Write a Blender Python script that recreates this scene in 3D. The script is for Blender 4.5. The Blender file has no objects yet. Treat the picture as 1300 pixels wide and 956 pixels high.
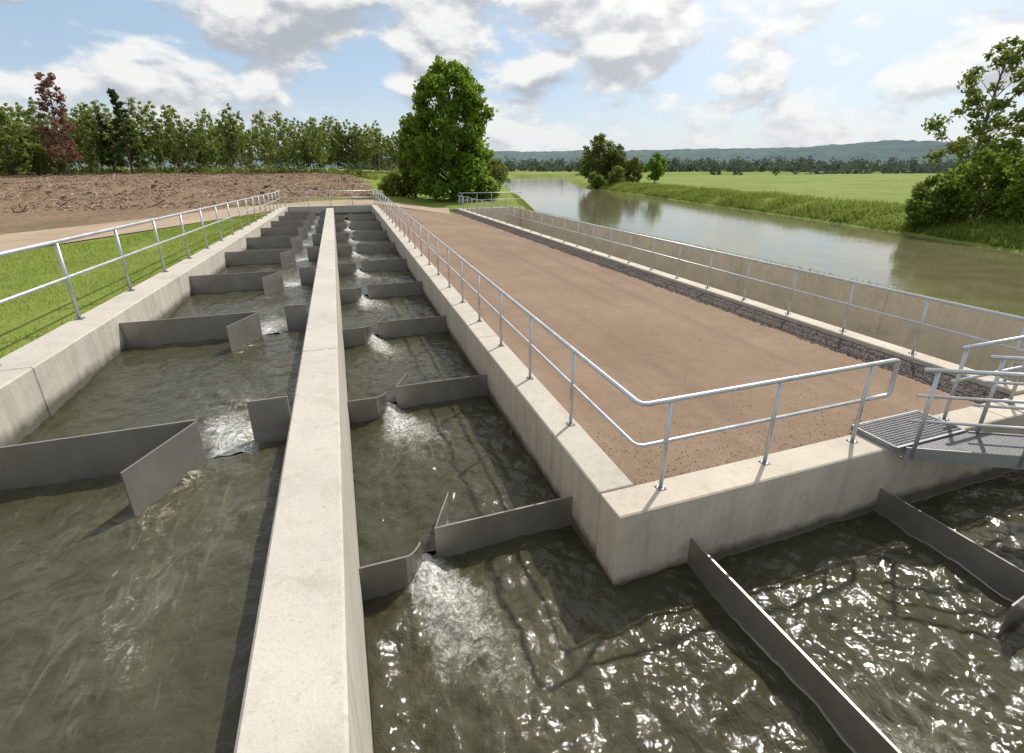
import bpy, bmesh, math, random
from mathutils import Vector, noise as mn
random.seed(7)
R = math.radians
scene = bpy.context.scene
C = scene.collection
ORD = ['first','second','third','fourth','fifth','sixth','seventh','eighth','ninth','tenth']

# ------------------------------------------------------------------ helpers
def sstep(a, b, x):
    t = max(0.0, min(1.0, (x-a)/(b-a))); return t*t*(3-2*t)
def pl(pts, t):
    if t <= pts[0][0]: return pts[0][1]
    for i in range(len(pts)-1):
        a, b = pts[i], pts[i+1]
        if t <= b[0]: return a[1]+(b[1]-a[1])*(t-a[0])/(b[0]-a[0])
    return pts[-1][1]
def n3(x, y, z=0.0): return mn.noise(Vector((x, y, z)))

def tag(o, label, cat, group=None, kind=None):
    if label: o['label'] = label
    if cat: o['category'] = cat
    if group: o['group'] = group
    if kind: o['kind'] = kind
    return o
def thing(name, label, cat, loc=(0,0,0), group=None):
    o = bpy.data.objects.new(name, None); C.objects.link(o)
    o.location = loc; o.empty_display_size = .2
    return tag(o, label, cat, group)

class MB:
    def __init__(s): s.v = []; s.f = []
    def poly(s, pts):
        b = len(s.v); s.v += [tuple(p) for p in pts]; s.f.append(tuple(range(b, b+len(pts))))
    def hexa(s, p):   # bottom 4, top 4
        b = len(s.v); s.v += [tuple(q) for q in p]
        for f in ((3,2,1,0),(4,5,6,7),(0,1,5,4),(1,2,6,5),(2,3,7,6),(3,0,4,7)):
            s.f.append(tuple(b+i for i in f))
    def box(s, x0, x1, y0, y1, z0, z1):
        s.hexa([(x0,y0,z0),(x1,y0,z0),(x1,y1,z0),(x0,y1,z0),(x0,y0,z1),(x1,y0,z1),(x1,y1,z1),(x0,y1,z1)])
    def plate(s, p0, p1, zb, zt, th=.035, zt1=None):
        d = Vector((p1[0]-p0[0], p1[1]-p0[1])); d.normalize(); n = Vector((-d.y, d.x))*th/2
        a = (p0[0]+n.x, p0[1]+n.y); b = (p1[0]+n.x, p1[1]+n.y); c = (p1[0]-n.x, p1[1]-n.y); e = (p0[0]-n.x, p0[1]-n.y)
        z1 = zt if zt1 is None else zt1
        s.hexa([(e[0],e[1],zb),(c[0],c[1],zb),(b[0],b[1],zb),(a[0],a[1],zb),(e[0],e[1],zt),(c[0],c[1],z1),(b[0],b[1],z1),(a[0],a[1],zt)])
    def tube(s, pts, r, n=10, caps=True):
        pts = [Vector(p) for p in pts]; m = len(pts); base = len(s.v); nrm = None
        for i, p in enumerate(pts):
            t = (pts[min(i+1,m-1)]-pts[max(i-1,0)])
            t = t.normalized() if t.length > 1e-9 else Vector((0,0,1))
            if nrm is None:
                ref = Vector((0,0,1)) if abs(t.z) < .9 else Vector((1,0,0))
                nrm = (ref - t*ref.dot(t)).normalized()
            else:
                q = nrm - t*nrm.dot(t)
                if q.length > 1e-6: nrm = q.normalized()
            bn = t.cross(nrm)
            rr = r[i] if isinstance(r, (list, tuple)) else r
            for k in range(n):
                a = 2*math.pi*k/n
                s.v.append(tuple(p + nrm*math.cos(a)*rr + bn*math.sin(a)*rr))
        for i in range(m-1):
            for k in range(n):
                a = base+i*n+k; b = base+i*n+(k+1)%n
                s.f.append((a, b, b+n, a+n))
        if caps:
            s.f.append(tuple(base+k for k in reversed(range(n))))
            s.f.append(tuple(base+(m-1)*n+k for k in range(n)))
    def mesh(s, name, mat, off=(0,0,0), smooth=False, recalc=True):
        me = bpy.data.meshes.new(name)
        me.from_pydata([(x-off[0], y-off[1], z-off[2]) for x, y, z in s.v], [], s.f)
        if recalc:
            bm = bmesh.new(); bm.from_mesh(me); bmesh.ops.recalc_face_normals(bm, faces=bm.faces); bm.to_mesh(me); bm.free()
        me.materials.append(mat)
        if smooth:
            me.polygons.foreach_set('use_smooth', [True]*len(me.polygons))
        me.update(); return me
    def build(s, name, mat, parent=None, smooth=False, recalc=True, root=None):
        off = (0,0,0)
        r = root or parent
        if r: off = tuple(r.location)
        me = s.mesh(name, mat, off, smooth, recalc)
        o = bpy.data.objects.new(name, me); C.objects.link(o)
        if parent: o.parent = parent
        return o

# ------------------------------------------------------------------ materials
class NT:
    def __init__(s, name):
        s.m = bpy.data.materials.new(name); s.m.use_nodes = True
        s.t = s.m.node_tree; s.b = s.t.nodes['Principled BSDF']; s.out = s.t.nodes['Material Output']
        s._pos = None
    def n(s, typ, **kw):
        x = s.t.nodes.new(typ)
        for k, v in kw.items(): setattr(x, k, v)
        return x
    def l(s, a, b): s.t.links.new(a, b)
    def put(s, sock, v):
        if isinstance(v, bpy.types.NodeSocket): s.l(v, sock)
        else: sock.default_value = v
    def pos(s):
        if s._pos is None: s._pos = s.n('ShaderNodeNewGeometry')
        return s._pos.outputs['Position']
    def geo(s):
        s.pos(); return s._pos
    def noise(s, scale, detail=4, rough=.5, vec=None, sc=None, dist=0):
        x = s.n('ShaderNodeTexNoise'); x.inputs['Scale'].default_value = scale
        x.inputs['Detail'].default_value = detail; x.inputs['Roughness'].default_value = rough
        x.inputs['Distortion'].default_value = dist
        v = vec or s.pos()
        if sc:
            mp = s.n('ShaderNodeMapping'); mp.inputs['Scale'].default_value = sc; s.l(v, mp.inputs['Vector']); v = mp.outputs[0]
        s.l(v, x.inputs['Vector']); return x.outputs['Fac']
    def ramp(s, fac, stops):
        x = s.n('ShaderNodeValToRGB'); cr = x.color_ramp
        while len(cr.elements) < len(stops): cr.elements.new(.5)
        for e, (p, c) in zip(cr.elements, stops):
            e.position = p; e.color = (*c, 1) if len(c) == 3 else c
        s.l(fac, x.inputs[0]); return x.outputs[0]
    def mix(s, fac, a, b, blend='MIX'):
        x = s.n('ShaderNodeMixRGB', blend_type=blend)
        for k, v in (('Fac', fac), ('Color1', a), ('Color2', b)):
            if isinstance(v, (tuple, list)) and len(v) == 3: v = (*v, 1)
            s.put(x.inputs[k], v)
        return x.outputs[0]
    def math(s, op, a, b=0.0, clamp=False):
        x = s.n('ShaderNodeMath', operation=op); x.use_clamp = clamp
        s.put(x.inputs[0], a); s.put(x.inputs[1], b); return x.outputs[0]
    def mr(s, v, a, b, c=0.0, d=1.0):
        x = s.n('ShaderNodeMapRange'); x.clamp = True
        s.put(x.inputs[0], v)
        for i, q in zip((1,2,3,4), (a,b,c,d)): x.inputs[i].default_value = q
        return x.outputs[0]
    def bump(s, h, strength, dist=.02):
        x = s.n('ShaderNodeBump'); x.inputs['Strength'].default_value = strength; x.inputs['Distance'].default_value = dist
        s.l(h, x.inputs['Height']); s.l(x.outputs[0], s.b.inputs['Normal']); return x.outputs[0]
    def set(s, color=None, rough=None, metal=None, spec=None, ior=None):
        for k, v in (('Base Color', color), ('Roughness', rough), ('Metallic', metal), ('Specular IOR Level', spec), ('IOR', ior)):
            if v is None: continue
            if isinstance(v, (tuple, list)) and len(v) == 3: v = (*v, 1)
            s.put(s.b.inputs[k], v)
    def attr(s, name):
        x = s.n('ShaderNodeAttribute'); x.attribute_name = name; return x.outputs['Fac']

def concrete(name, base, wet=None, stre=.36, top=None):
    t = NT(name); g = t.geo()
    big = t.noise(.9, 5, .6); mid = t.noise(7, 5, .65); fine = t.noise(55, 4, .7); blot = t.noise(2.3, 6, .7, dist=.6)
    c = t.mix(t.mr(big, .3, .7), tuple(v*.80 for v in base), tuple(min(1, v*1.12) for v in base))
    c = t.mix(t.mr(mid, .35, .75), c, tuple(v*1.10 for v in base), 'MIX')
    c = t.mix(t.mr(blot, .53, .68, 0, .38), c, (base[0]*.62, base[1]*.59, base[2]*.52))
    c = t.mix(t.mr(mid, .57, .68, 0, .34), c, (base[0]*.56, base[1]*.54, base[2]*.48))
    c = t.mix(t.mr(fine, .57, .71, 0, .5), c, tuple(v*.48 for v in base))
    c = t.mix(t.mr(fine, .28, .42, .3, 0), c, tuple(min(.8, v*1.3) for v in base))
    sn = t.n('ShaderNodeSeparateXYZ'); t.l(g.outputs['Normal'], sn.inputs[0])
    side = t.math('SUBTRACT', 1.0, t.math('ABSOLUTE', sn.outputs[2]), True)
    if top:  # separate up-facing colour tones down the sunlit top
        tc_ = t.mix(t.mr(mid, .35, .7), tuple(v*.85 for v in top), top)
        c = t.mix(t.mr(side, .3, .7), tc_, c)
    streak = t.mr(t.noise(1, 4, .6, sc=(7,7,.35)), .45, .72, 0, stre)
    c = t.mix(t.math('MULTIPLY', streak, side), c, (base[0]*.42, base[1]*.40, base[2]*.34))
    if wet:
        sp = t.n('ShaderNodeSeparateXYZ'); t.l(t.pos(), sp.inputs[0])
        zw = t.math('ADD', t.math('MULTIPLY', sp.outputs[1], wet[1]), wet[0])
        hgt = t.math('SUBTRACT', sp.outputs[2], zw)
        hgt = t.math('ADD', hgt, t.math('MULTIPLY', t.noise(5, 3), -.16))
        m = t.mr(hgt, -.02, .11, .85, 0)
        m = t.math('MULTIPLY', m, side)
        c = t.mix(m, c, (.055,.052,.036))
    t.set(c, t.mr(mid, .3, .7, .75, .92), spec=.3)
    t.bump(t.math('ADD', fine, t.math('MULTIPLY', mid, 1.5)), .35, .012)
    return t.m
def metal(name, base, rough=.45, met=.7, dirt=.4, var=.12):
    t = NT(name)
    n1 = t.noise(5, 4, .55); n2 = t.noise(1, 4, .6, sc=(5,5,.8))
    c = t.mix(t.mr(n1, .3, .7), tuple(v*(1-var) for v in base), tuple(min(1, v*(1+var*.7)) for v in base))
    c = t.mix(t.mr(n2, .45, .75, 0, dirt), c, (base[0]*.5, base[1]*.45, base[2]*.36))
    t.set(c, t.mr(n1, .3, .7, rough*.85, rough*1.2), met)
    return t.m
def foliage(name, dark, light, trans=.35, tcol=None):
    t = NT(name)
    g = t.geo(); tc = t.n('ShaderNodeTexCoord')
    n1 = t.noise(.45, 3, .6, vec=tc.outputs['Object'])
    f = t.math('ADD', t.math('MULTIPLY', g.outputs['Random Per Island'], .5), t.math('MULTIPLY', n1, .6))
    oi = t.n('ShaderNodeObjectInfo')
    f = t.math('ADD', f, t.math('MULTIPLY', t.math('SUBTRACT', oi.outputs['Random'], .5), .5))
    c = t.mix(t.mr(f, .2, .9), dark, light)
    d = t.n('ShaderNodeBsdfDiffuse'); tr = t.n('ShaderNodeBsdfTranslucent'); mx = t.n('ShaderNodeMixShader')
    t.l(c, d.inputs[0])
    t.l(t.mix(.6, c, tcol or tuple(v*1.3 for v in light)), tr.inputs[0])
    mx.inputs[0].default_value = trans
    t.l(d.outputs[0], mx.inputs[1]); t.l(tr.outputs[0], mx.inputs[2]); t.l(mx.outputs[0], t.out.inputs[0])
    return t.m
def bark(name, base):
    t = NT(name); tc = t.n('ShaderNodeTexCoord')
    n1 = t.noise(3, 4, .6, vec=tc.outputs['Object'], sc=(3,3,.6))
    t.set(t.mix(t.mr(n1, .35, .65), tuple(v*.5 for v in base), base), .9); t.bump(n1, .5, .05)
    return t.m

m_conc_left = concrete('concrete_left', (.48,.44,.38), (.93-.0195*-4.45-.03, -.0195))
m_conc_mid = concrete('concrete_centre', (.49,.45,.39), (-1.03, .0333))
m_conc_right = concrete('concrete_right', (.48,.435,.37), (-1.03, .0333))
m_conc_front = concrete('concrete_front', (.52,.46,.38), (-.98, 0))
m_conc_lit_sides = concrete('concrete_lit_sides', (.78,.64,.46), None, .15, (.46,.43,.375))  # shaded sides brightened in the colour, sunlit tops kept darker
m_rail = metal('galvanised_rail', (.54,.56,.58), .42, .6, .25)
m_plate = metal('baffle_steel', (.31,.292,.265), .32, .55, .25, .07)
m_grate = metal('grating_steel', (.26,.265,.27), .55, .5, .3)
m_beam = metal('beam_steel', (.30,.31,.32), .5, .6, .5)

def water_mat(name, base, foam=True, bump=.3, bscale=7, dist=.06, rough=.06):
    t = NT(name)
    a = t.noise(bscale, 4, .5, dist=.6); b = t.noise(bscale*.33, 3, .5, dist=.8)
    bigc = t.noise(.7, 3, .5)
    c = t.mix(t.mr(bigc, .3, .7), base, tuple(v*1.35 for v in base))
    if foam:
        fa = t.attr('foam')
        nz = t.noise(12, 10, .78, dist=1.4); n2 = t.noise(4.2, 7, .68, dist=1.2)
        st = t.noise(1.0, 7, .72, sc=(7,1.8,1), dist=1.6)
        mixn = t.math('ADD', t.math('MULTIPLY', nz, .55), t.math('MULTIPLY', n2, .5))
        m = t.mr(t.math('ADD', mixn, fa), .92, 1.2)
        m = t.math('MULTIPLY', m, t.mr(nz, .40, .60, .08, 1))
        m2 = t.mr(t.math('ADD', n2, fa), .66, 1.12, 0, .55)
        c = t.mix(m2, c, (.125,.118,.075))
        ms = t.mr(t.math('ADD', st, t.math('MULTIPLY', fa, .55)), .68, .88, 0, .28)
        c = t.mix(ms, c, (.28,.27,.22))
        c = t.mix(m, c, (.77,.77,.74))
        t.set(c, t.mix(m, (rough,)*3, (.5,)*3), ior=1.36)
        h = t.math('ADD', t.math('MULTIPLY', a, .8), b)
        h = t.math('ADD', h, t.math('MULTIPLY', m, .5))
    else:
        t.set(c, rough, ior=1.33)
        h = t.math('ADD', t.math('MULTIPLY', a, .6), b)
    t.bump(h, bump, dist)
    return t.m
m_water = water_mat('channel_water', (.040,.0375,.020), True, .46, 9, .06, .045)
m_trough_water = water_mat('trough_water', (.06,.055,.03), False, .2, 5)
m_river = water_mat('river_water', (.12,.112,.058), False, .17, 1.4, .06, .09)

def ground_mat():
    t = NT('ground')
    d = t.attr('dirt'); md = t.attr('meadow')
    n1 = t.noise(.35, 5, .6); n2 = t.noise(3, 6, .65); n3_ = t.noise(22, 3, .6)
    g = t.mix(t.mr(n1, .35, .65), (.125,.185,.027), (.20,.25,.048))
    g = t.mix(t.mr(n2, .4, .75, 0, .6), g, (.25,.265,.08))
    g = t.mix(t.mr(n3_, .5, .75, 0, .4), g, (.08,.115,.024))
    mead = t.mix(t.mr(t.noise(.03, 5, .65, sc=(1,3,1)), .38, .62), (.145,.20,.042), (.235,.27,.07))
    mead = t.mix(t.mr(n1, .42, .75, 0, .6), mead, (.115,.16,.036))
    mead = t.mix(t.mr(t.noise(.09, 5, .7), .52, .68, 0, .55), mead, (.26,.25,.10))
    g = t.mix(md, g, mead)
    s = t.mix(t.mr(n1, .35, .65), (.19,.122,.076), (.275,.185,.12))
    s = t.mix(t.mr(n2, .44, .6, 0, .65), s, (.10,.064,.042))
    s = t.mix(t.mr(n3_, .5, .66, 0, .6), s, (.40,.305,.215))
    s = t.mix(t.mr(t.noise(.12, 4, .6), .52, .68, 0, .55), s, (.15,.145,.06))
    f = t.mr(t.math('ADD', d, t.math('MULTIPLY', t.math('SUBTRACT', n2, .5), .8)), .4, .6)
    t.set(t.mix(f, g, s), .95, spec=.1)
    t.bump(t.math('ADD', n2, t.math('MULTIPLY', n3_, .4)), .7, .15)
    return t.m
m_ground = ground_mat()
def gravel_mat(name, a, b, dark, light, sc=1.0, con=1.0):
    t = NT(name)
    n1 = t.noise(.45*sc, 5, .6); n2 = t.noise(60*sc, 3, .7); n3_ = t.noise(4*sc, 5, .7)
    v = t.n('ShaderNodeTexVoronoi'); v.inputs['Scale'].default_value = 55*sc; t.l(t.pos(), v.inputs['Vector'])
    c = t.mix(t.mr(n1, .35, .68), a, b)
    c = t.mix(t.mr(n3_, .45, .75, 0, .3*con), c, dark)
    c = t.mix(t.mr(n2, .52, .72, 0, .5*con), c, light)
    c = t.mix(t.mr(n2, .28, .42, .5*con, 0), c, dark)
    tr = t.mr(t.noise(.5, 3, .5, sc=(3.2,.16,1)), .5, .68, 0, .4)
    c = t.mix(tr, c, tuple(x*.74 for x in a))
    t.set(c, .95, spec=.15)
    t.bump(t.math('ADD', n2, t.math('MULTIPLY', v.outputs['Distance'], .6)), .5, .015)
    return t.m
m_path = gravel_mat('path_gravel', (.222,.150,.103), (.282,.198,.141), (.135,.088,.059), (.37,.285,.215), 1, 1.25)
m_track = gravel_mat('track_sand', (.35,.26,.18), (.43,.335,.245), (.23,.16,.10), (.52,.43,.33))
m_strip = gravel_mat('strip_gravel', (.085,.07,.062), (.125,.102,.09), (.045,.036,.033), (.22,.185,.165))
def rnd_mat(name, stops, rough=.9):
    t = NT(name); g = t.geo()
    t.set(t.ramp(g.outputs['Random Per Island'], stops), rough, spec=.2); return t.m
m_stone = rnd_mat('stones', [(0,(.055,.046,.041)),(.5,(.115,.095,.085)),(.85,(.19,.16,.145)),(1,(.28,.25,.225))])
m_debris = rnd_mat('debris', [(0,(.09,.057,.037)),(.45,(.21,.138,.09)),(.75,(.37,.27,.185)),(1,(.60,.49,.37))])
m_pebble = rnd_mat('pebbles', [(0,(.12,.08,.06)),(.6,(.28,.2,.14)),(1,(.42,.34,.27))])
m_cut = rnd_mat('cut_wood', [(0,(.42,.31,.21)),(1,(.52,.41,.29))])
m_grass = foliage('grass_blades', (.12,.185,.024), (.23,.29,.05), .42, (.38,.46,.07))
m_bankgrass = foliage('bank_grass', (.095,.145,.024), (.22,.27,.06), .42, (.33,.40,.08))
m_leaf_big = foliage('leaf_big', (.06,.115,.016), (.165,.25,.038), .47, (.32,.45,.055))
m_leaf_comp = foliage('leaf_comp', (.095,.145,.026), (.23,.29,.065), .5, (.38,.46,.09))
m_leaf_row = foliage('leaf_row', (.105,.14,.036), (.25,.285,.085), .46, (.38,.44,.12))
m_leaf_conifer = foliage('leaf_conifer', (.040,.07,.024), (.105,.14,.046), .3)
m_leaf_red = foliage('leaf_red', (.12,.055,.042), (.25,.135,.10), .4)
m_leaf_river = foliage('leaf_river', (.085,.11,.028), (.195,.225,.065), .44, (.31,.36,.085))
m_leaf_right = foliage('leaf_right', (.055,.095,.018), (.15,.205,.04), .45, (.27,.36,.055))
m_leaf_far_hazed = foliage('leaf_far_hazed', (.09,.12,.09), (.135,.165,.115), .2)  # pale tint carries aerial haze in the leaf colour
m_leaf_wood = foliage('leaf_wood', (.055,.075,.024), (.14,.165,.055), .38)
m_bark = bark('bark', (.18,.14,.10)); m_bark_pale = bark('bark_pale', (.34,.28,.22))
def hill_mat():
    t = NT('hill_forest_hazed')
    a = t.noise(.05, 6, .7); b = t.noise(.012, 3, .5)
    c = t.mix(t.mr(a, .35, .65), (.085,.125,.14), (.13,.17,.165)); c = t.mix(t.mr(b, .45, .65, 0, .45), c, (.17,.21,.19))  # bluish forest colour includes painted aerial haze
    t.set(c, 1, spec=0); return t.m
m_hill_hazed = hill_mat()

# ------------------------------------------------------------------ levels
def zL(y): return 1.55-.02*min(y, 35)
def zR(y): return -.095+.027*min(y, 35)
def zC(y): return 1.16-.009*min(y, 35)
RL = [(-60,18.5),(10,18.5),(43,18.5),(60,23),(92,31),(120,38.5),(198,62),(240,85),(280,300),(281,1500)]
RR = [(-60,34),(16,36.5),(24,39),(38,42.6),(82,52.5),(122,61),(189,89),(215,300),(216,1500)]
UP = [(-200,-60),(-60,-22),(-21,4.5),(-12.2,25),(-7,39.5),(-2,45.5),(10,47)]
def dirtf(x, y):
    d = sstep(0, 2.5, y-pl(UP, x))*(1-sstep(2, 8, x+n3(x*.2,y*.2)*3))
    return d*(1-sstep(112, 120, y))
def L(y): return zL(y)-.13 if y < 35 else pl([(35,.72),(50,.72),(110,2.3),(140,2.9)], y)
def Rr(y): return zR(y)-.05 if y < 38 else pl([(38,.80),(60,.8),(110,2.0),(200,1.2)], y)
def T(y): return -.06 if y < 45 else pl([(45,-.06),(60,.35),(110,.9),(200,.6)], y)
def ground(x, y):
    k = [(-3.7, L(y)), (2.8, Rr(y)), (8.4, T(y))]
    z = pl(k, x)
    if x > 15.4: z -= .27*sstep(15.4, 16.2, x)*(1-sstep(46, 60, y))
    if y > 120 and x > 0: z = pl([(0, L(y)), (60, .4)], x)
    dl = x-pl(RL, y); dr = pl(RR, y)-x
    if dr < 0 or (dl > 0 and dr < dl):
        b = .15+.12*n3(x*.05, y*.05)+.1*n3(x*.4,y*.4) if y > -20 else .15
        z = b+(-2.4-b)*sstep(-4.0, 3.5, dr)
    else:
        z = z+(-2.4-z)*sstep(-2.0, 2.0, dl)
    d = dirtf(x, y)
    if d > 0: z += d*(.12*n3(x*.16, y*.16)+.17*n3(x*.5, y*.5, 3))
    if y > 50 and d <= 0: z += .1*n3(x*.2, y*.2)
    return z

def axis(segs, extra):
    a = []
    for s0, s1, st in segs:
        n = max(1, int(round((s1-s0)/st)))
        a += [s0+(s1-s0)*i/n for i in range(n)]
    a.append(segs[-1][1])
    a = [v for v in a if all(abs(v-e) > .3 for e in extra)]+extra
    return sorted(a)
xs = axis([(-1500,-300,150),(-300,-80,20),(-80,-20,1.0),(-20,26,.9),(26,72,1.4),(72,140,3.5),(140,500,24),(500,2600,150)], [-3.45,-3.7,2.62,2.8,8.4,10.05,16.1,16.5,20.0])
ys = axis([(-60,-6,4),(-6,60,1.0),(60,128,1.1),(128,290,3.2),(290,700,25),(700,2800,150)], [-5.0,-3.0,.7,3.7,38.22,43.2])
def hole(x, y):
    if -3.45 < x < 2.62 and -5 < y < 38.22: return True
    if 2.6 < x < 16.1 and .7 < y < 3.7: return True
    if 10.05 < x < 16.1 and 3.7 < y < 43.2: return True
    return False
V = []; F = []; D = []; M = []
nx = len(xs)
for y in ys:
    for x in xs:
        V.append((x, y, ground(x, y)))
        d = dirtf(x, y)
        lowline = pl([(-16,2),(-9.3,18),(-4.6,34),(-2.5,39.2)], x)
        if x < -3.7 and y < 40: d = max(d, .55*sstep(-2.2, -.2, y-lowline))
        D.append(d); M.append(sstep(-1, 4, x-pl(RR, y)-2) if y < 216 else 1.0)
for j in range(len(ys)-1):
    for i in range(nx-1):
        if hole((xs[i]+xs[i+1])/2, (ys[j]+ys[j+1])/2): continue
        a = j*nx+i; F.append((a, a+1, a+nx+1, a+nx))
me = bpy.data.meshes.new('ground'); me.from_pydata(V, [], F)
for nm, dat in (('dirt', D), ('meadow', M)):
    at = me.attributes.new(nm, 'FLOAT', 'POINT'); at.data.foreach_set('value', dat)
me.materials.append(m_ground); me.polygons.foreach_set('use_smooth', [True]*len(F))
o = bpy.data.objects.new('ground', me); C.objects.link(o); o['kind'] = 'structure'

def sheet(name, low, up, nu, nv, mat, lift):
    V = []; F = []
    segs = len(low)-1
    for i in range(segs*nu+1):
        k = min(i//nu, segs-1); f = i/nu-k
        a = Vector(low[k]).lerp(Vector(low[k+1]), f); b = Vector(up[k]).lerp(Vector(up[k+1]), f)
        for j in range(nv+1):
            p = a.lerp(b, j/nv); V.append((p.x, p.y, ground(p.x, p.y)+lift))
    for i in range(segs*nu):
        for j in range(nv):
            a = i*(nv+1)+j; F.append((a, a+1, a+nv+2, a+nv+1))
    me = bpy.data.meshes.new(name); me.from_pydata(V, [], F); me.materials.append(mat)
    o = bpy.data.objects.new(name, me); C.objects.link(o); o['kind'] = 'structure'; return o
SX = 9.1
sheet('gravel_path', [(2.83,3.9),(2.83,38.6)], [(8.4,3.9),(8.4,38.6)], 40, 6, m_path, .02)
sheet('gravel_path', [(8.4,3.9),(8.4,38.6)], [(SX,3.9),(SX,38.6)], 40, 1, m_path, .02)
sheet('gravel_strip', [(SX,3.9),(SX,43.3)], [(9.87,3.9),(9.87,43.3)], 40, 2, m_strip, .026)
sheet('sandy_track', [(-16,2),(-9.3,18),(-4.6,34),(-3.0,39.2),(2.9,39.2),(8.4,38.6)], [(-21,4.5),(-12.2,25),(-7,39.5),(-2,45),(4,46),(9.6,45)], 16, 8, m_track, .035)

# ------------------------------------------------------------------ concrete walls
def wall(label, axis_, u0, u1, joints, zt, zb, mat, c=.016):
    mb = MB()
    P = (lambda u, w, z: (u, w, z)) if axis_ == 'y' else (lambda u, w, z: (w, u, z))
    for a, b in zip(joints[:-1], joints[1:]):
        w0, w1 = a+.004, b-.004
        rings = []
        for w, cc in ((w0, .010), (w0+.010, 0), (w1-.010, 0), (w1, .010)):
            z = zt(w)-cc
            rings.append([P(u, w, q) for u, q in ((u0+cc,zb),(u0+cc,z-c),(u0+cc+c,z),(u1-cc-c,z),(u1-cc,z-c),(u1-cc,zb))])
        base = len(mb.v)
        for r in rings: mb.v += r
        for k in range(3):
            for i in range(5):
                q = base+k*6+i; mb.f.append((q, q+1, q+7, q+6))
            mb.f.append((base+k*6+5, base+k*6, base+k*6+6, base+k*6+11))
        mb.f.append(tuple(base+i for i in range(6))); mb.f.append(tuple(base+18+i for i in reversed(range(6))))
    for w in joints[1:-1]:
        z = zt(w)-.016
        p = [P(u, ww, q) for q in (zb+.01, z) for u, ww in ((u0+.016, w-.04),(u1-.016, w-.04),(u1-.016, w+.04),(u0+.016, w+.04))]
        mb.hexa(p)
    o = mb.build('concrete_wall', mat); return tag(o, label, 'wall')
wall('long concrete wall at the left edge of the fish ladder, beside the grass', 'y', -3.7, -3.2, [-5,1.2,6.1,11.4,17,23,29.5,38], zL, -2.2, m_conc_left)
wall('concrete dividing wall with a pale flat top running between the two stepped channels', 'y', -.65, -.2, [-3,.9,6.6,12.5,18.5,24.5,30.5,35.9], zC, -2.2, m_conc_mid)
wall('concrete wall between the right channel and the brown gravel path', 'y', 2.4, 2.85, [3.92,9,14.5,20,26,32,38], zR, -2.2, m_conc_right)
wall('concrete front wall with a square corner, facing the near basin below the gravel path', 'x', 3.5, 3.92, [2.4,8.8,16.3], lambda w: 0.0, -2.4, m_conc_front)
wall('low concrete end wall closing the far end of the two channels', 'y', -3.7, 2.85, [38.005,38.45], lambda w: .85, -2.0, m_conc_right)
wall('low concrete kerb wall beside the dark stones, on the path side of the river trough', 'y', 9.87, 10.27, [3.925,9,15,21,27,33,39,43], lambda w: .06, -2.7, m_conc_front)
wall('beige concrete wall on the river side of the long trough', 'y', 15.9, 16.3, [3.925,10,16,22,28,34,43], lambda w: -.2, -2.7, m_conc_lit_sides)
wall('short concrete wall at the far end of the river trough', 'x', 43.005, 43.4, [9.87,16.3], lambda w: .02, -2.7, m_conc_lit_sides)
wall('concrete wall on the near side of the foreground basin', 'x', .45, .9, [-.19,5,10.5,16.3], lambda w: -.4, -2.4, m_conc_front)
mb = MB(); mb.box(10.3,15.88,3.95,42.99,-2.65,-2.5); o = mb.build('trough_floor', m_conc_lit_sides); o['kind'] = 'structure'
mb = MB(); mb.box(-3.19,2.39,-4.9,37.99,-2.15,-2.05); o = mb.build('channel_floor', m_conc_front); o['kind'] = 'structure'

# ------------------------------------------------------------------ water
def water_obj(name, mat, grids):
    V = []; F = []; A = []
    for g in grids:
        x0, x1, y0, y1, zf, ff, st, amp = g
        nx = max(2, int((x1-x0)/st)); ny = max(2, int((y1-y0)/st)); b = len(V)
        for j in range(ny+1):
            y = y0+(y1-y0)*j/ny
            for i in range(nx+1):
                x = x0+(x1-x0)*i/nx; f = ff(x, y)
                a = amp*(.65+2.2*min(f, .8))
                h = a*(n3(x*1.7, y*1.7, 1)+.7*n3(x*4.1, y*4.1, 5)+.48*n3(x*9, y*9, 9))
                V.append((x, y, zf(x, y)+h)); A.append(f)
        for j in range(ny):
            for i in range(nx):
                q = b+j*(nx+1)+i; F.append((q, q+1, q+nx+2, q+nx+1))
    me = bpy.data.meshes.new(name); me.from_pydata(V, [], F)
    at = me.attributes.new('foam', 'FLOAT', 'POINT'); at.data.foreach_set('value', A)
    me.materials.append(mat); me.polygons.foreach_set('use_smooth', [True]*len(F))
    o = bpy.data.objects.new(name, me); C.objects.link(o); o['kind'] = 'structure'; return o
def jet(ox, oy, dx, dy, amp=.72, ln=1.5, w0=.2, sp=.40):
    l = math.hypot(dx, dy); dx /= l; dy /= l
    def f(x, y):
        a = (x-ox)*dx+(y-oy)*dy; b = -(x-ox)*dy+(y-oy)*dx
        b += .24*n3(x*1.3, y*1.3, 7)
        w = w0+sp*max(a, 0)
        return amp*math.exp(-(b/w)**2)*math.exp(-max(a, 0)/ln)*sstep(-.5, -.05, a)
    return f
BF = .07
YL = [4.45+3.85*k for k in range(9)]; ZLt = [1.33-.075*k for k in range(9)]
YR = [4.52+3.75*k for k in range(9)]; ZRt = [-.49+.125*k for k in range(9)]
def win(x, a, b, s=.12): return sstep(a-s, a+s, x)*(1-sstep(b-s, b+s, x))
gr = []
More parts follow.
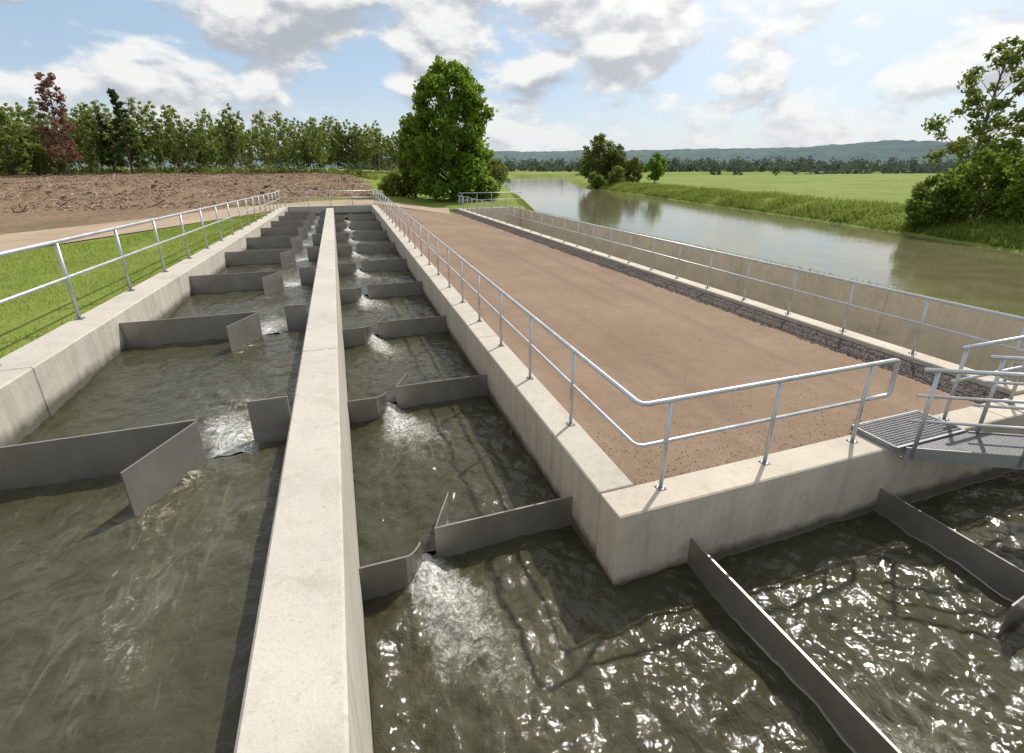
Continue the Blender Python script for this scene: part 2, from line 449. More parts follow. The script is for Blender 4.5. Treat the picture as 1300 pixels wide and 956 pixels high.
for k in range(10):   # left channel: pool k lies before baffle k
    y0 = -4.9 if k == 0 else YL[k-1]+.02
    y1 = YL[k]-.02 if k < 9 else 37.99
    z = .94-.075*k
    if k == 0:
        ja = jet(-2.7, .3, .15, 1, .28, 4.5, .35); jb_ = jet(-1.3, 2.4, .1, 1, .24, 2.5, .3)
        j1 = (lambda ja, jb_: lambda x, y: ja(x, y)+jb_(x, y))(ja, jb_)
        zf = lambda x, y: .94
    else:
        j1 = jet(-1.17, YL[k-1]+.12, -.16, 1, .78, 1.5)
        zf = (lambda z, yk: lambda x, y: z+.085*win(x, -1.36, -1.02)*(1-sstep(yk+.05, yk+.75, y)))(z, YL[k-1])
    st = .042 if k < 3 else (.08 if k < 5 else .14)
    gr.append((-3.195, -.655 if k < 9 else 1.0, y0, y1, zf, (lambda j: lambda x, y: BF+j(x, y))(j1), st, .034))
water_obj('channel_water', m_water, gr)
def zslot(zd, yk): return lambda x, y: zd+.135*win(x, .34, .60)*sstep(yk-.7, yk-.05, y)
gr = []
for k in range(1, 10):   # right channel: pool k lies beyond baffle k-1
    y0 = YR[k-1]+.02; y1 = YR[k]+.02 if k < 9 else 37.99
    z = -.92+.125*k
    j1 = jet(.48, YR[k]-.1, .32, -1, .80, 1.6) if k < 9 else (lambda x, y: .1)
    zf = zslot(z, YR[k]) if k < 9 else (lambda z: lambda x, y: z)(z)
    st = .042 if k < 4 else (.08 if k < 6 else .14)
    gr.append((-.195 if k < 9 else 1.0, 2.395, y0, y1, zf, (lambda j: lambda x, y: BF+j(x, y))(j1), st, .038))
jr0 = jet(.48, YR[0]-.1, .34, -1, .78, 1.75, .28)
z0f = zslot(-.92, YR[0])
gr.append((-.195, 2.395, 3.5, YR[0]+.02, z0f, lambda x, y: BF+jr0(x, y), .036, .048))
gr.append((-.195, 3.36, .905, 3.5, z0f, lambda x, y: BF+jr0(x, y), .036, .048))
jb1 = jet(3.5, 1.2, 1, .45, .5, 1.6, .3); jb2 = jet(6.5, 1.6, 1, .4, .55, 1.2, .3)
gr.append((3.4, 6.43, .905, 3.495, lambda x, y: -1.0, lambda x, y: BF+jb1(x, y), .036, .052))
gr.append((6.47, 16.2, .905, 3.495, lambda x, y: -1.08, lambda x, y: BF+jb2(x, y), .06, .052))
water_obj('channel_water', m_water, gr)
mb = MB(); mb.poly([(10.27,3.93,-2.2),(15.9,3.93,-2.2),(15.9,43,-2.2),(10.27,43,-2.2)])
o = mb.build('trough_water', m_trough_water); o['kind'] = 'structure'
mb = MB()
yy = [-60+4*i for i in range(69)]+[214]
for a, b in zip(yy[:-1], yy[1:]):
    if a >= 214: continue
    mb.poly([(pl(RL,a)-2,a,-1.2),(min(pl(RR,a)+3,300),a,-1.2),(min(pl(RR,b)+3,300),b,-1.2),(pl(RL,b)-2,b,-1.2)])
mb.poly([(62,214.0,-1.2),(1400,214.0,-1.2),(1400,284,-1.2),(62,284,-1.2)])
o = mb.build('river', m_river, recalc=False); o['kind'] = 'structure'

# ------------------------------------------------------------------ baffles
def baffle(label, group, parts, loc):
    t = thing('baffle', label, 'baffle', loc, group)
    for nm, a in parts:
        mb = MB(); mb.plate(*a); mb.build(nm, m_plate, t)
    return t
for k in range(9):
    y = YL[k]; zt = ZLt[k]; zb = zt-1.2; up = zt-.39
    baffle(('steel baffle with an angled wing in the left channel, the nearest of its row' if k == 0 else
            'steel baffle with an angled wing in the left channel, %s from the near end' % ORD[k]), 'steel baffles across the left channel',
        [('long_plate', ((-3.2,y),(-1.36,y),zb,zt,.02)), ('wing_plate', ((-1.355,y-.03),(-1.68,y-.72),zb,zt,.014)),
         ('short_plate', ((-1.0,y+.24),(-.65,y+.24),zb,zt,.02)), ('sill_plate', ((-1.355,y+.03),(-1.0,y+.22),zb,up-.05,.03))], (-1.9,y,zb))
for k in range(9):
    y = YR[k]; zt = ZRt[k]; zb = zt-1.1; up = zt-.305
    t = baffle(('bent steel baffle in the right channel, the nearest of its row by the square corner' if k == 0 else
            'bent steel baffle in the right channel, %s from the near end' % ORD[k]), 'steel baffles across the right channel',
        [('long_plate', ((.65,y+.03),(2.4,y+.03),zb,zt,.022)), ('wing_plate', ((.67,y+.05),(.94,y+.62),zb,zt,.014)),
         ('short_plate', ((-.2,y-.3),(.27,y-.3),zb,zt,.022)), ('sill_plate', ((.31,y-.28),(.64,y+.02),zb,up-.06,.03))], (1.0,y,zb))
    mb = MB()   # curved flange at the slot
    arc = [(.272,y-.3),(.33,y-.285),(.385,y-.245),(.43,y-.19),(.46,y-.13)]
    for a, b in zip(arc[:-1], arc[1:]): mb.plate(a, b, zb, zt-.005, .02)
    mb.build('flange_plate', m_plate, t)
for i, (x, zt, yy0, wing) in enumerate(((3.38,-.55,1.2,False),(6.45,-.63,1.85,True))):
    zb = zt-1.1
    parts = [('long_plate', ((x,3.5),(x,yy0),zb,zt,.022)), ('sill_plate', ((x,yy0-.02),(x,.92),zb,zt-.4,.03))]
    if wing: parts += [('wing_plate', ((x-.025,yy0-.01),(x-.65,yy0-.08),zb,zt,.016)), ('short_plate', ((x+.1,yy0-.4),(x+.1,.95),zb,zt,.022))]
    baffle(('steel baffle running from the front wall toward the viewer, left one in the near basin' if i == 0 else
            'steel baffle under the footbridge, right one in the near basin'), 'steel baffles across the near basin', parts, (x,2.2,zb))

# ------------------------------------------------------------------ railings
def railing(label, path, posts, h=1.08, mids=(.55,), loop=None, rt=.028, rp=.024):
    t = thing('railing', label, 'railing', path[0], 'galvanised two bar railings')
    top = [(x,y,z+h) for x, y, z in path]; mid = [(x,y,z+h*mids[0]) for x, y, z in path]
    if loop:
        e = Vector(path[-1]); d = Vector(loop)
        for s, dz in ((.33,h),(.375,h-.012),(.395,h-.045),(.395,h*.55+.04),(.38,h*.55+.01),(.33,h*.55)):
            top.append(tuple(e+d*s+Vector((0,0,dz))))
        top.append(tuple(e+Vector((0,0,h*.55))))
    mb = MB(); mb.tube(top, rt, 10); mb.build('top_rail', m_rail, t, True)
    mb = MB(); mb.tube(mid, rt*.78, 8); mb.build('lower_rail', m_rail, t, True)
    for x, y, z in posts:
        mb = MB(); mb.tube([(x,y,z+.002),(x,y,z+h)], rp, 8); p = mb.build('post', m_rail, t, True)
        mb = MB(); mb.box(x-.05,x+.05,y-.05,y+.05,z+.001,z+.011)
        for sx in (-.034,.034):
            for sy in (-.034,.034): mb.tube([(x+sx,y+sy,z+.010),(x+sx,y+sy,z+.026)], .008, 6)
        mb.build('base_plate', m_beam, p, root=t)
    return t
X = -3.6
pth = [(X, y, zL(y)) for y in (-1.5, 10, 20, 30, 35, 38.2)]
railing('long galvanised railing on the left wall, along the grass', pth, [(X, y, zL(y)) for y in [.4+1.95*i for i in range(20)]])
railing('galvanised railing across the far end of the channels', [(-3.5,38.25,.85),(2.62,38.25,.85)], [(-3.35+1.5*i,38.25,.85) for i in range(5)], .98)
X = 2.73
pth = [(X, y, zR(y)) for y in (38.2, 35, 30, 20, 10)]+[(X,3.86,.005),(X+.025,3.805,0),(X+.08,3.78,0),(6.15,3.78,0)]
railing('bent galvanised railing beside the gravel path, turning the square corner', pth,
        [(X, y, zR(y)) for y in [5.34+1.55*i for i in range(22)]]+[(x,3.78,0.0) for x in (3.1,4.6,6.08)], 1.1, loop=(1,0,0))
X = 10.07
railing('galvanised railing on the low kerb beside the dark stones, facing the river', [(X,4.1,.06),(X,43.2,.06)], [(X,4.2+1.42*i,.06) for i in range(28)], 1.08)
railing('short galvanised railing at the far end of the river trough', [(10.2,43.2,.02),(16.1,43.2,.02)], [(10.5+1.35*i,43.2,.02) for i in range(5)], 1.3)
railing('galvanised railing on the front wall behind the footbridge', [(7.8,3.78,0),(9.7,3.78,0),(15.8,3.78,0)], [(7.9+1.5*i,3.78,0) for i in range(6)], 1.1)

# ------------------------------------------------------------------ footbridge
t = thing('footbridge', 'galvanised steel grating footbridge with railings, starting on the front wall', 'footbridge', (6.9,3.4,0))
mb = MB(); zt = .075
LX0, LX1 = 6.34, 7.66
x = LX0+.04
while x < LX1-.02: mb.box(x, x+.006, 3.42, 3.98, zt-.025, zt); x += .045
y = 3.42
while y < 3.98: mb.box(LX0+.02, LX1-.02, y-.003, y+.003, zt-.025, zt+.001); y += .045
for y in (3.40, 3.99): mb.box(LX0, LX1, y-.012, y+.012, .003, zt+.004)
for x in (LX0, LX1): mb.box(x-.012, x+.012, 3.413, 3.977, .003, zt+.004)
mb.build('landing_grating', m_grate, t)
u = Vector((.88,-.475)).normalized(); P0 = Vector((6.48,3.36)); W = 1.14; LEN = 5.2
mb = MB(); zd = .06
nb = 26
for i in range(nb+1):
    a = P0+Vector((W*i/nb, 0)); b = a+u*LEN
    mb.plate(a, b, zd-.02, zd, .006)
s = .02
while s < LEN:
    a = P0+u*s; mb.plate(a, a+Vector((W,0)), zd-.02, zd+.001, .006); s += .05
mb.build('deck_grating', m_grate, t)
for off in (-.03, W+.03):
    mb = MB(); a = P0+Vector((off,0)); b = a+u*LEN
    n = Vector((-u.y,u.x))*(.03 if off > 0 else -.03)*-1
    mb.plate(a, b, zd-.16, zd+.02, .014); mb.plate(a+n, b+n, zd-.16, zd-.146, .06)
    mb.build('side_beam', m_beam, t)
for s in (.25,1.5,2.75,4.0):
    mb = MB(); a = P0+u*s+Vector((.01,0)); mb.plate(a, a+Vector((W-.02,0)), zd-.12, zd-.045, .05); mb.build('cross_beam', m_beam, t)
for off, s0 in ((-.045,.1),(W+.045,.1)):
    a = P0+Vector((off,0))
    for s in (s0, s0+1.2, s0+2.4, s0+3.6, s0+4.8):
        p = a+u*s; mb = MB(); mb.tube([(p.x,p.y,zd-.13),(p.x,p.y,zd+1.08)], .024, 8); mb.build('post', m_rail, t, True)
    q0 = a-u*.05; q1 = a+u*LEN
    for nm, hh, rr in (('top_rail',1.08,.028),('middle_rail',.74,.02),('lower_rail',.40,.02)):
        mb = MB(); mb.tube([(q0.x,q0.y,zd+hh),(q1.x,q1.y,zd+hh)], rr, 8); mb.build(nm, m_rail, t, True)

# ------------------------------------------------------------------ vegetation
def leaf(V, F, p, s, rng):
    n = Vector((rng.gauss(0,1), rng.gauss(0,1), rng.gauss(0,1)+.4)).normalized()
    a = n.orthogonal().normalized(); an = rng.random()*6.283
    a2 = a*math.cos(an)+n.cross(a)*math.sin(an); b = n.cross(a2)
    k = s*rng.uniform(.6,1.3); i = len(V)
    V += [tuple(p+a2*k), tuple(p+b*k*.55), tuple(p-a2*k), tuple(p-b*k*.55)]
    F.append((i,i+1,i+2,i+3))
def crown_mesh(name, clumps, nleaf, size, mat, seed, shell=.45):
    rng = random.Random(seed); V = []; F = []
    tot = sum(c[1]**2 for c in clumps)
    for c, r, zs in clumps:
        m = max(3, int(nleaf*r*r/tot))
        for _ in range(m):
            d = Vector((rng.gauss(0,1), rng.gauss(0,1), rng.gauss(0,1))).normalized()
            q = r*(shell+(1-shell)*rng.random())*(1+.35*mn.noise(c+d*1.7))
            leaf(V, F, c+Vector((d.x*q, d.y*q, d.z*q*zs)), size, rng)
    me = bpy.data.meshes.new(name); me.from_pydata(V, [], F); me.materials.append(mat); return me
def make_tree(seed, h, cb, rw, prof, ncl, nleaf, lsize, tr, lm, bm_, crs=.38, zs=.8, limb=True, shell=.45, lean=0):
    rng = random.Random(seed)
    tp = []; rad = []
    for i in range(9):
        f = i/8; tp.append(Vector((lean*f*f*h+.02*h*math.sin(f*5+seed)*f, .02*h*math.cos(f*4+seed)*f, f*h*.94))); rad.append(tr*(1-f)**.8+.015)
    def tpt(z):
        f = max(0, min(.999, z/(h*.94)))*8; i = int(f); return tp[i].lerp(tp[i+1], f-i)
    cl = []; mb = MB(); mb.tube(tp, rad, 8)
    for i in range(ncl):
        uu = (i+rng.random())/ncl
        z = cb+uu*(h-cb)*.97; r = rw*prof(uu)
        an = i*2.399+rng.uniform(-.6,.6); q = r*math.sqrt(rng.uniform(.15,1))*.85
        base = tpt(z)
        c = Vector((base.x+math.cos(an)*q, base.y+math.sin(an)*q, z))
        cr = rw*crs*rng.uniform(.6,1.15)*(.5+.5*prof(uu))
        cl.append((c, cr, zs))
        if limb:
            s = tpt(max(.12*h, z-q*.9-.04*h)); m = s.lerp(c, .5)+Vector((0,0,.06*q))
            lr = max(.02, tr*.28*(1-uu*.6))
            mb.tube([s, m, c], [lr, lr*.6, lr*.25], 5, False)
    return mb.mesh('trunk', bm_, (0,0,0), True, False), crown_mesh('crown', cl, nleaf, lsize, lm, seed+1, shell)
def place(name, meshes, x, y, label, cat='tree', group=None, s=1.0, rz=0.0, z=None, sz=None):
    t = thing(name, label, cat, (x, y, ground(x, y)-.05 if z is None else z), group)
    t.rotation_euler.z = rz; t.scale = (s, s, sz or s)
    for nm, me in zip(('trunk','crown'), meshes):
        if me is None: continue
        o = bpy.data.objects.new(nm, me); C.objects.link(o); o.parent = t
    return t
ovl = lambda u: math.sqrt(max(.05, 1-(2*u-1)**2))
full = lambda u: (.75+.25*math.sin(math.pi*u))*(1-u**3*.7)
cone = lambda u: 1.02-u*.95
slim = lambda u: (.5+.5*math.sin(math.pi*(u*.8+.1)))*(1-u**4*.5)

big = make_tree(19, 13.2, .5, 4.9, lambda u: pl([(0,.70),(.3,1.0),(.6,.95),(.85,.66),(1,.28)], u), 150, 19000, .25, .34, m_leaf_big, m_bark, .235, .85, shell=.25)
place('tree', big, 11.9, 52.6, 'large full leafy green tree standing alone beyond the gravel path')
comp = make_tree(12, 8.4, .6, 2.4, full, 46, 4600, .24, .18, m_leaf_comp, m_bark, .36, .85, shell=.2)
place('tree', comp, 8.4, 56.4, 'smaller lighter green tree touching the left side of the large green tree')
bsh = make_tree(13, 2.4, .1, 1.6, full, 24, 1800, .18, .08, m_leaf_comp, m_bark, .45, .8, limb=False, shell=.3)
place('bush', bsh, 6.2, 57.0, 'low green bush at the foot of the smaller tree, left of the large tree', 'bush')
place('bush', bsh, 15.4, 52.2, 'low green bush at the right foot of the large green tree', 'bush', None, 1.0, 1.2)

rows = [make_tree(30+i, 11.4+1.0*(i%4), 1.6+1.1*(i%4), 1.9+.45*(i%3), slim, 20+5*(i%3), 640+180*(i%3), .34, .11, m_leaf_row, m_bark_pale, .42, .95, shell=.15, lean=.012*(i-3)) for i in range(8)]
rng = random.Random(8)
GR = 'trees along the far edge of the cleared field'
LROW = 'slender tree with a thin bare trunk in the row behind the cleared brown field'
i = 0
xx = -64.0
while xx < 13.0:
    yy = 118+rng.uniform(-8,10)+(3 if xx > 0 else 0)
    hs = (.87+.10*n3(xx*.13, 2)+rng.uniform(-.10,.12))*(1.0 if xx < -20 else .93)
    place('tree', rows[rng.randrange(8)], xx, yy, LROW, 'tree', GR, hs, rng.random()*6, sz=hs*rng.uniform(.94,1.06))
    xx += rng.choice((.6,.8,1.0,1.3,1.6,2.0)); i += 1
red = make_tree(41, 15.6, 3.0, 3.2, lambda u: (1-u*.75)*.9+.12, 36, 1900, .3, .2, m_leaf_red, m_bark, .34, .85, shell=.1)
place('tree', red, -40.9, 104, 'dark reddish brown leaved tree rising above the row at the left of the field')
con = make_tree(42, 14.2, 1.5, 2.9, cone, 50, 2400, .34, .2, m_leaf_conifer, m_bark, .34, .42, shell=.15)
place('conifer_tree', con, -34.3, 111, 'dark green conifer with a pointed top, right of the reddish tree')
con2 = make_tree(43, 11.0, 1.5, 2.5, cone, 40, 1700, .34, .2, m_leaf_conifer, m_bark, .34, .42, shell=.15)
place('conifer_tree', con2, -38.0, 114, 'smaller dark conifer standing between the reddish tree and the taller conifer')
lb = make_tree(44, 9.2, .5, 4.0, full, 46, 3400, .3, .2, m_leaf_row, m_bark, .34, .8, shell=.3)
for k, (x, y, s, lab) in enumerate(((-52.5,100,1.0,'broad green tree at the left edge of the cleared field, leftmost of three'),
                                    (-49.0,106,1.12,'broad green tree at the left edge of the cleared field, middle of three'),
                                    (-45.0,109,.85,'broad green tree just left of the reddish tree, rightmost of three'))):
    place('tree', lb, x, y, lab, 'tree', 'broad trees at the left edge of the field', s, k*2.1)
def mass(name, label, cat, spots, mat, per, size, seed):
    rng = random.Random(seed); V = []; F = []
    for c, r, zs in spots:
        for _ in range(per):
            d = Vector((rng.gauss(0,1), rng.gauss(0,1), rng.gauss(0,1))).normalized(); q = r*rng.uniform(.3,1.05)
            leaf(V, F, c+Vector((d.x*q, d.y*q, abs(d.z)*q*zs if zs > 0 else d.z*q*-zs)), size, rng)
    me = bpy.data.meshes.new(name); me.from_pydata(V, [], F); me.materials.append(mat)
    o = bpy.data.objects.new(name, me); C.objects.link(o); return tag(o, label, cat, None, 'stuff')
sp = []
for _ in range(190):
    x = rng.uniform(-75,16); y = rng.uniform(114,124); sp.append((Vector((x,y,ground(x,y))), rng.uniform(.6,1.8), 1.0))
mass('undergrowth', 'low green undergrowth between the slender trunks behind the cleared field', 'undergrowth', sp, m_leaf_row, 40, .3, 3)
sp = []
for _ in range(440):
    x = rng.uniform(-95,20); y = rng.uniform(128,150); top = 8.0+1.6*n3(x*.12, 4)
    sp.append((Vector((x,y,2.8+rng.uniform(.2,1)*top)), rng.uniform(1.4,2.6), -1.25))
mass('woodland', 'dense wood behind the row of slender trees', 'wood', sp, m_leaf_wood, 36, .5, 4)
# stumps left in the cleared field
def stump_mesh(seed):
    rng = random.Random(seed); mb = MB(); n = 9; h = rng.uniform(.28,.5); r = rng.uniform(.2,.34); rings = []
    for f, k in ((0,1.5),(.35,1.1),(1,1.0)):
        rings.append([(math.cos(2*math.pi*i/n)*r*k*rng.uniform(.88,1.12), math.sin(2*math.pi*i/n)*r*k*rng.uniform(.88,1.12), f*h-.05) for i in range(n)])
    for a, b in zip(rings[:-1], rings[1:]):
        for i in range(n): mb.poly([a[i], a[(i+1)%n], b[(i+1)%n], b[i]])
    tp = MB(); tp.poly([(x*.97, y*.97, z+.012) for x, y, z in rings[-1]])
    mb.poly(rings[-1])
    return mb.mesh('stump_wood', m_bark, recalc=False), tp.mesh('cut_face', m_cut, recalc=False)
sm = [stump_mesh(i) for i in range(4)]
cnt = 0
while cnt < 24:
    x = rng.uniform(-44, 2); y = 46+50*rng.random()
    if dirtf(x, y) < .8 or x < -.5*y: continue
    t = thing('tree_stump', 'small pale cut tree stump among the wood debris of the cleared field', 'stump', (x,y,ground(x,y)), 'stumps in the cleared field')
    t.rotation_euler.z = rng.random()*6; a = sm[cnt % 4]; cnt += 1
    s = rng.uniform(.5,.85); t.scale = (s,s,s)
    for nm, me in zip(('stump_wood','cut_face'), a):
        o = bpy.data.objects.new(nm, me); C.objects.link(o); o.parent = t

rt = [make_tree(50+i, 11.4, .3, 5.6, full, 50, 6000, .34, .25, m_leaf_river, m_bark, .31, .8, shell=.2) for i in range(2)]
place('tree', rt[0], 61.6, 112, 'olive green tree on the far river bank, tallest of three', 'tree', 'trees on the far river bank', .98, .4)
place('tree', rt[1], 65.2, 110, 'olive green tree on the far river bank, middle one of three', 'tree', 'trees on the far river bank', .74, 1.9)
place('tree', rt[0], 68.0, 106, 'low olive green tree on the far river bank, rightmost of three', 'tree', 'trees on the far river bank', .5, 3.1)
rnd = make_tree(53, 6.2, .8, 2.6, ovl, 24, 1800, .28, .14, m_leaf_big, m_bark, .4, .85, shell=.3)
place('tree', rnd, 68.8, 98.5, 'small round green tree on the meadow edge right of the olive trees')
bank = make_tree(54, 3.0, .1, 2.2, full, 20, 900, .26, .08, m_leaf_river, m_bark, .45, .7, limb=False, shell=.3)
for k, (x, y, s, lab) in enumerate(((57.6,104,1.0,'low bush at the water edge below the left olive tree'),(60.5,101,1.2,'low bush at the water edge below the right olive tree'),
    (41,128,1.6,'bush on the left river bank, in the distance beside the large tree'),(47,150,2.0,'farther bush on the left river bank near the bend'))):
    place('bush', bank, x, y, lab, 'bush', 'bushes on the river banks', s, k)
fb = make_tree(55, 7, .5, 3.2, ovl, 14, 500, .5, .14, m_leaf_far_hazed, m_bark, .42, .8, shell=.25)
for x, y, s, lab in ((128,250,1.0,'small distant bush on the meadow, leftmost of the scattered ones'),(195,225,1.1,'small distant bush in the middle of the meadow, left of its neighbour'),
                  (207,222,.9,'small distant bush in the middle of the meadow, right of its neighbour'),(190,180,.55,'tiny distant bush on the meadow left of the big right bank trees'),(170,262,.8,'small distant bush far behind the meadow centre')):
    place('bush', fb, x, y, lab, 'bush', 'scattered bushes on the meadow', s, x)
ra = make_tree(60, 13.2, 4.0, 4.3, full, 46, 3600, .20, .22, m_leaf_river, m_bark, .24, .7, shell=.2, lean=.012)
place('tree', ra, 51.6, 28.4, 'tall thin leaved tree with sky showing through, on the far bank')
rb = make_tree(61, 13.4, 2.0, 4.2, full, 60, 9000, .21, .28, m_leaf_right, m_bark, .27, .8, shell=.2)
place('tree', rb, 54.6, 23.0, 'tall dense dark tree at the right edge of the view on the far bank')
rbb = make_tree(62, 4.9, .0, 2.9, full, 38, 4400, .19, .1, m_leaf_right, m_bark, .34, .85, limb=False, shell=.25)
for k, (x, y, s, lab) in enumerate(((40.5,24.2,.72,'leafy bush at the water edge, leftmost below the tall right bank trees'),(41.9,22.2,.9,'leafy bush at the water edge, second from the left below the tall trees'),
    (42.6,19.2,.98,'leafy bush at the water edge at the right border of the view'),(46.4,24.2,1.02,'leafy bush behind the waterside bushes, under the tall thin leaved tree'))):
    place('bush', rbb, x, y, lab, 'bush', 'bushes below the right bank trees', s, k*1.7)

# distant belts and hills
sp = []
for a in [(2+.13*i) for i in range(540)]:
    d = rng.uniform(400,620); th = R(a+rng.uniform(-.2,.2)); x = math.sin(th)*d; y = math.cos(th)*d
    hh = 7.5+3.0*n3(a*.35, 3)+2.0*n3(a*1.3, 8)
    for q in range(2):
        sp.append((Vector((x+rng.uniform(-5,5), y+rng.uniform(-5,5), ground(x,y)+(2 if q == 0 else rng.uniform(.4,1)*hh))), rng.uniform(3.0,5.6), -1.0))
mass('woodland', 'distant dark tree belt at the far edge of the meadow', 'wood', sp, m_leaf_far_hazed, 30, 1.3, 9)
V = []; F = []
NA, NR = 320, 14
for i in range(NA+1):
    th = R(-50+135*i/NA)
    top = pl([(-50,30),(10,42),(20,46),(35,46),(48,50),(56,56),(62,50),(85,40)], math.degrees(th))
    top += 6*n3(i*.05, 2.0)+3*n3(i*.2, 5)
    for j in range(NR+1):
        f = j/NR; d = 850+650*f
        z = top*sstep(0, .85, f)+(2.6*n3(i*.9, j*2.3)+1.5*n3(i*2.1,j*3.3) if 0 < j else 0)
        V.append((math.sin(th)*d, math.cos(th)*d, z))
for i in range(NA):
    for j in range(NR):
        a = i*(NR+1)+j; F.append((a, a+NR+1, a+NR+2, a+1))
me = bpy.data.meshes.new('hills'); me.from_pydata(V, [], F); me.materials.append(m_hill_hazed)
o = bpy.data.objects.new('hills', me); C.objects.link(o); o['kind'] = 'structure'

# grass blades
def blades(label, pts, mat, hmin, hmax, seed, w=.012, clump=False):
    rng = random.Random(seed); V = []; F = []
    for x, y, z in pts:
        h = rng.uniform(hmin, hmax); a = rng.random()*6.283; b = rng.random()*6.283; k = len(V)
        if clump: h *= max(.35, 1+1.1*n3(x*.35, y*.35, 2))
        dx, dy = math.cos(a)*w*(h/.1)**.5, math.sin(a)*w*(h/.1)**.5; l = h*rng.uniform(.1,.8)
        V += [(x-dx,y-dy,z-.02),(x+dx,y+dy,z-.02),(x+math.cos(b)*l,y+math.sin(b)*l,z+h)]; F.append((k,k+1,k+2))
    me = bpy.data.meshes.new('grass'); me.from_pydata(V, [], F); me.materials.append(mat)
    o = bpy.data.objects.new('grass', me); C.objects.link(o); return tag(o, label, 'grass', None, 'stuff')
pts = []
rng = random.Random(21)
while len(pts) < 36000:
    y = 3+29*rng.random()**1.6; lo = pl([(2,-16),(18,-9.3),(34,-4.6)], y); x = rng.uniform(lo+.3, -3.72)
    if n3(x*.6, y*.6) < -.3 and rng.random() < .75: continue
    pts.append((x, y, ground(x, y)))
blades('short bright grass between the left railing and the sandy track', pts, m_grass, .03, .09, 1, .009)
pts = []
while len(pts) < 26000:
    y = rng.uniform(14, 105); x = pl(RR, y)+rng.uniform(-.2, 10)*rng.random()
    z = ground(x, y)
    if z < -1.1: continue
    pts.append((x, y, z))
blades('rough tall grass on the far river bank', pts, m_bankgrass, .14, .46, 2, .03, True)
pts = []
while len(pts) < 9000:
    y = rng.uniform(5, 60); x = max(16.35, pl(RL, y)-2.2)+rng.random()*1.9
    z = ground(x, y)
    if z < -1.15: continue
    pts.append((x, y, z))
blades('narrow strip of grass between the beige trough wall and the river', pts, m_bankgrass, .05, .2, 3, .015)

# stones, debris, pebbles
def rocks(name, label, cat, pts, mat, seed):
    rng = random.Random(seed); V = []; F = []
    for x, y, z, r in pts:
        k = len(V); j = lambda: r*rng.uniform(.65,1.25)
        a = rng.random()*6.283; ca, sa = math.cos(a), math.sin(a)
        P = [(j(),0,0),(0,j(),0),(-j(),0,0),(0,-j(),0),(0,0,j()*.7),(0,0,-j()*.7)]
        V += [(x+p[0]*ca-p[1]*sa, y+p[0]*sa+p[1]*ca, z+p[2]) for p in P]
        for i in range(4):
            F.append((k+i, k+(i+1)%4, k+4)); F.append((k+(i+1)%4, k+i, k+5))
    me = bpy.data.meshes.new(name); me.from_pydata(V, [], F); me.materials.append(mat)
    o = bpy.data.objects.new(name, me); C.objects.link(o); return tag(o, label, cat, None, 'stuff')
pts = []
for _ in range(12000):
    y = 3.95+39*rng.random()**1.5; x = SX-.06+n3(y*1.5,0)*.14+.8*rng.random(); pts.append((x, y, ground(x,y)+.028, rng.uniform(.010,.026)))
rocks('stones', 'strip of dark crushed stones along the low kerb beside the gravel path', 'stones', pts, m_stone, 1)
pts = []
for _ in range(1500):
    y = 3.95+16*rng.random()**2; x = 2.88+5.4*rng.random(); r = rng.uniform(.003,.009); pts.append((x, y, ground(x,y)+.02+r*.3, r))
for _ in range(500):
    y = 3.95+1.2*rng.random()**2; x = 2.88+4*rng.random()**1.5; r = rng.uniform(.004,.013); pts.append((x, y, ground(x,y)+.02+r*.3, r))
rocks('pebbles', 'small loose pebbles scattered on the brown gravel path', 'pebbles', pts, m_pebble, 2)
mb = MB()
cnt = 0
while cnt < 17000:
    x = rng.uniform(-62, 9); y = 40+75*rng.random()
    if dirtf(x, y) < .5: continue
    if n3(x*.25, y*.25, 6) < rng.uniform(-.6, .3): continue
    cnt += 1
    l = rng.uniform(.06,.42) if rng.random() < .95 else rng.uniform(.4,1.1); w = rng.uniform(.012,.04)*(1+l*.4)
    a = rng.random()*6.283; tl = rng.gauss(0,.38); z = ground(x,y)+.02+abs(tl)*l*.3
    d = Vector((math.cos(a)*l/2, math.sin(a)*l/2, tl*l/2)); c = Vector((x,y,z))
    mb.tube([c-d, c+d], [w, w*.7], 4)
o = mb.build('logging_debris', m_debris, recalc=False); tag(o, 'broken branches and wood chips strewn over the cleared brown field', 'debris', None, 'stuff')

# ------------------------------------------------------------------ world, sun, camera
AZ, EL = R(55), R(48)
w = bpy.data.worlds.new('World'); scene.world = w; w.use_nodes = True
nt = w.node_tree; bg = nt.nodes['Background']; bg.inputs['Strength'].default_value = .147
def wn(t, **k):
    x = nt.nodes.new(t)
    for a, b in k.items(): setattr(x, a, b)
    return x
def lk(a, b): nt.links.new(a, b)
sky = wn('ShaderNodeTexSky'); sky.sky_type = 'NISHITA'; sky.sun_disc = False
sky.sun_elevation = EL; sky.sun_rotation = AZ; sky.air_density = 1.0; sky.dust_density = .8; sky.ozone_density = 1.6
tc = wn('ShaderNodeTexCoord')
def wnoise(sc, scale, det, rough, dist=0, loc=(0,0,0)):
    mp = wn('ShaderNodeMapping'); mp.inputs['Scale'].default_value = sc; mp.inputs['Location'].default_value = loc; lk(tc.outputs['Generated'], mp.inputs[0])
    x = wn('ShaderNodeTexNoise'); lk(mp.outputs[0], x.inputs['Vector'])
    x.inputs['Scale'].default_value = scale; x.inputs['Detail'].default_value = det; x.inputs['Roughness'].default_value = rough; x.inputs['Distortion'].default_value = dist
    return x.outputs['Fac']
def wr(v, a, b, c=0, d=1):
    x = wn('ShaderNodeMapRange'); x.interpolation_type = 'SMOOTHSTEP'; lk(v, x.inputs[0])
    for i, q in zip((1,2,3,4), (a,b,c,d)): x.inputs[i].default_value = q
    return x.outputs[0]
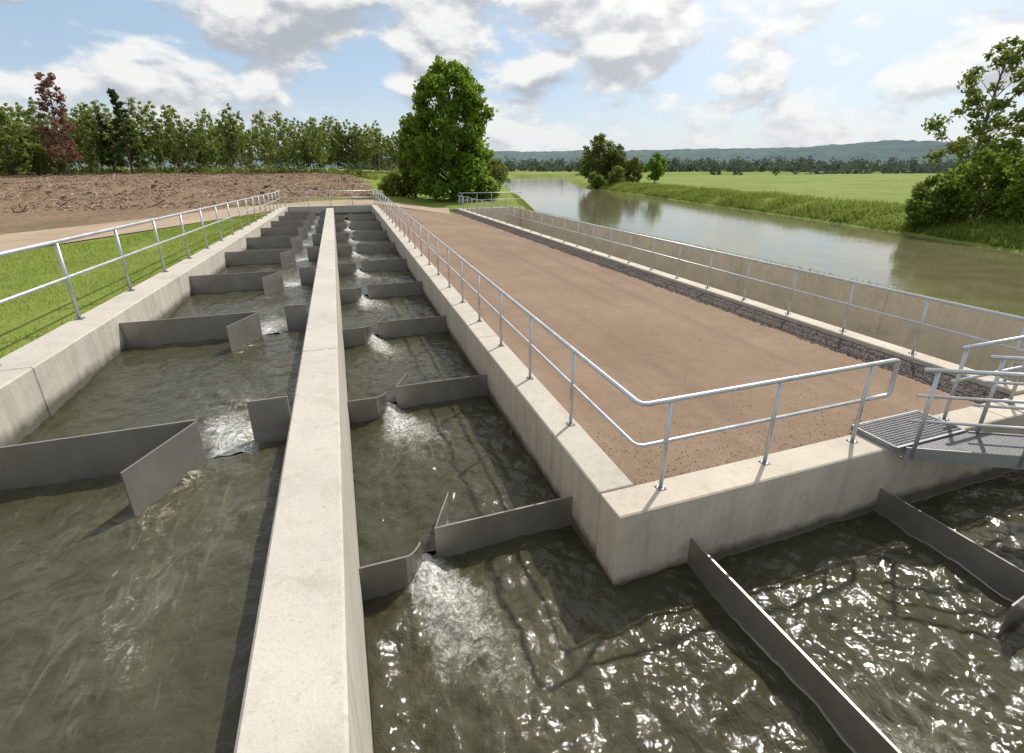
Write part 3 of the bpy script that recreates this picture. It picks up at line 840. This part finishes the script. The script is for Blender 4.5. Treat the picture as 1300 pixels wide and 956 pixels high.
def wm(op, a, b):
    x = wn('ShaderNodeMath', operation=op)
    for i, v in enumerate((a, b)):
        if isinstance(v, bpy.types.NodeSocket): lk(v, x.inputs[i])
        else: x.inputs[i].default_value = v
    return x.outputs[0]
def wmix(f, a, b):
    x = wn('ShaderNodeMixRGB')
    for k, v in (('Fac',f),('Color1',a),('Color2',b)):
        if isinstance(v, bpy.types.NodeSocket): lk(v, x.inputs[k])
        else: x.inputs[k].default_value = v if not isinstance(v, tuple) else (*v, 1)
    return x.outputs[0]
SC = (1,1,1.9)
m1 = wnoise(SC, 6.0, 12, .55, .1, (.62,.1,.05))
m1u = wnoise(SC, 6.0, 6, .5, .1, (.62,.1,.105))
fl = wnoise(SC, 17, 7, .6, .2, (.1,.7,.0))
lit = wm('ADD', wm('SUBTRACT', m1, m1u), wm('MULTIPLY', wm('SUBTRACT', fl, .5), .24))
cloudc = wmix(wr(lit, -.11, .08), (3.2,3.4,3.75), (6.3,6.3,6.2))
skyc = wmix(.6, sky.outputs[0], (3.1,3.95,4.95))
c1 = wmix(wr(m1, .42, .53, 0, .97), skyc, cloudc)
sep = wn('ShaderNodeSeparateXYZ'); lk(tc.outputs['Generated'], sep.inputs[0])
c2 = wmix(wr(sep.outputs[2], .0, .15, .58, 0), c1, (5.2,5.4,5.6))
dp = wn('ShaderNodeVectorMath', operation='DOT_PRODUCT'); lk(tc.outputs['Generated'], dp.inputs[0])
dp.inputs[1].default_value = (math.sin(AZ)*math.cos(EL), math.cos(AZ)*math.cos(EL), math.sin(EL))
c3 = wmix(wr(dp.outputs['Value'], .64, 1.0, 0, .75), c2, (8.4,8.3,8.1))
lk(c3, bg.inputs['Color'])
sd = bpy.data.lights.new('sun', 'SUN'); sd.energy = 4.3; sd.angle = R(.9); sd.color = (1,.95,.87)
so = bpy.data.objects.new('sun', sd); C.objects.link(so)
sdir = Vector((math.sin(AZ)*math.cos(EL), math.cos(AZ)*math.cos(EL), math.sin(EL)))
so.rotation_euler = sdir.to_track_quat('Z', 'Y').to_euler(); so.location = (20,20,40)
cd = bpy.data.cameras.new('camera'); cam = bpy.data.objects.new('camera', cd); C.objects.link(cam)
cd.sensor_width = 36; cd.lens = 615/1300*36; cd.shift_y = -45/1300; cd.clip_start = .05; cd.clip_end = 6000
cam.location = (0,0,3.4); cam.rotation_euler = (R(90-19.68), 0, R(-19.3))
scene.camera = cam
scene.view_settings.view_transform = 'Standard'; scene.view_settings.look = 'None'; scene.view_settings.exposure = 0
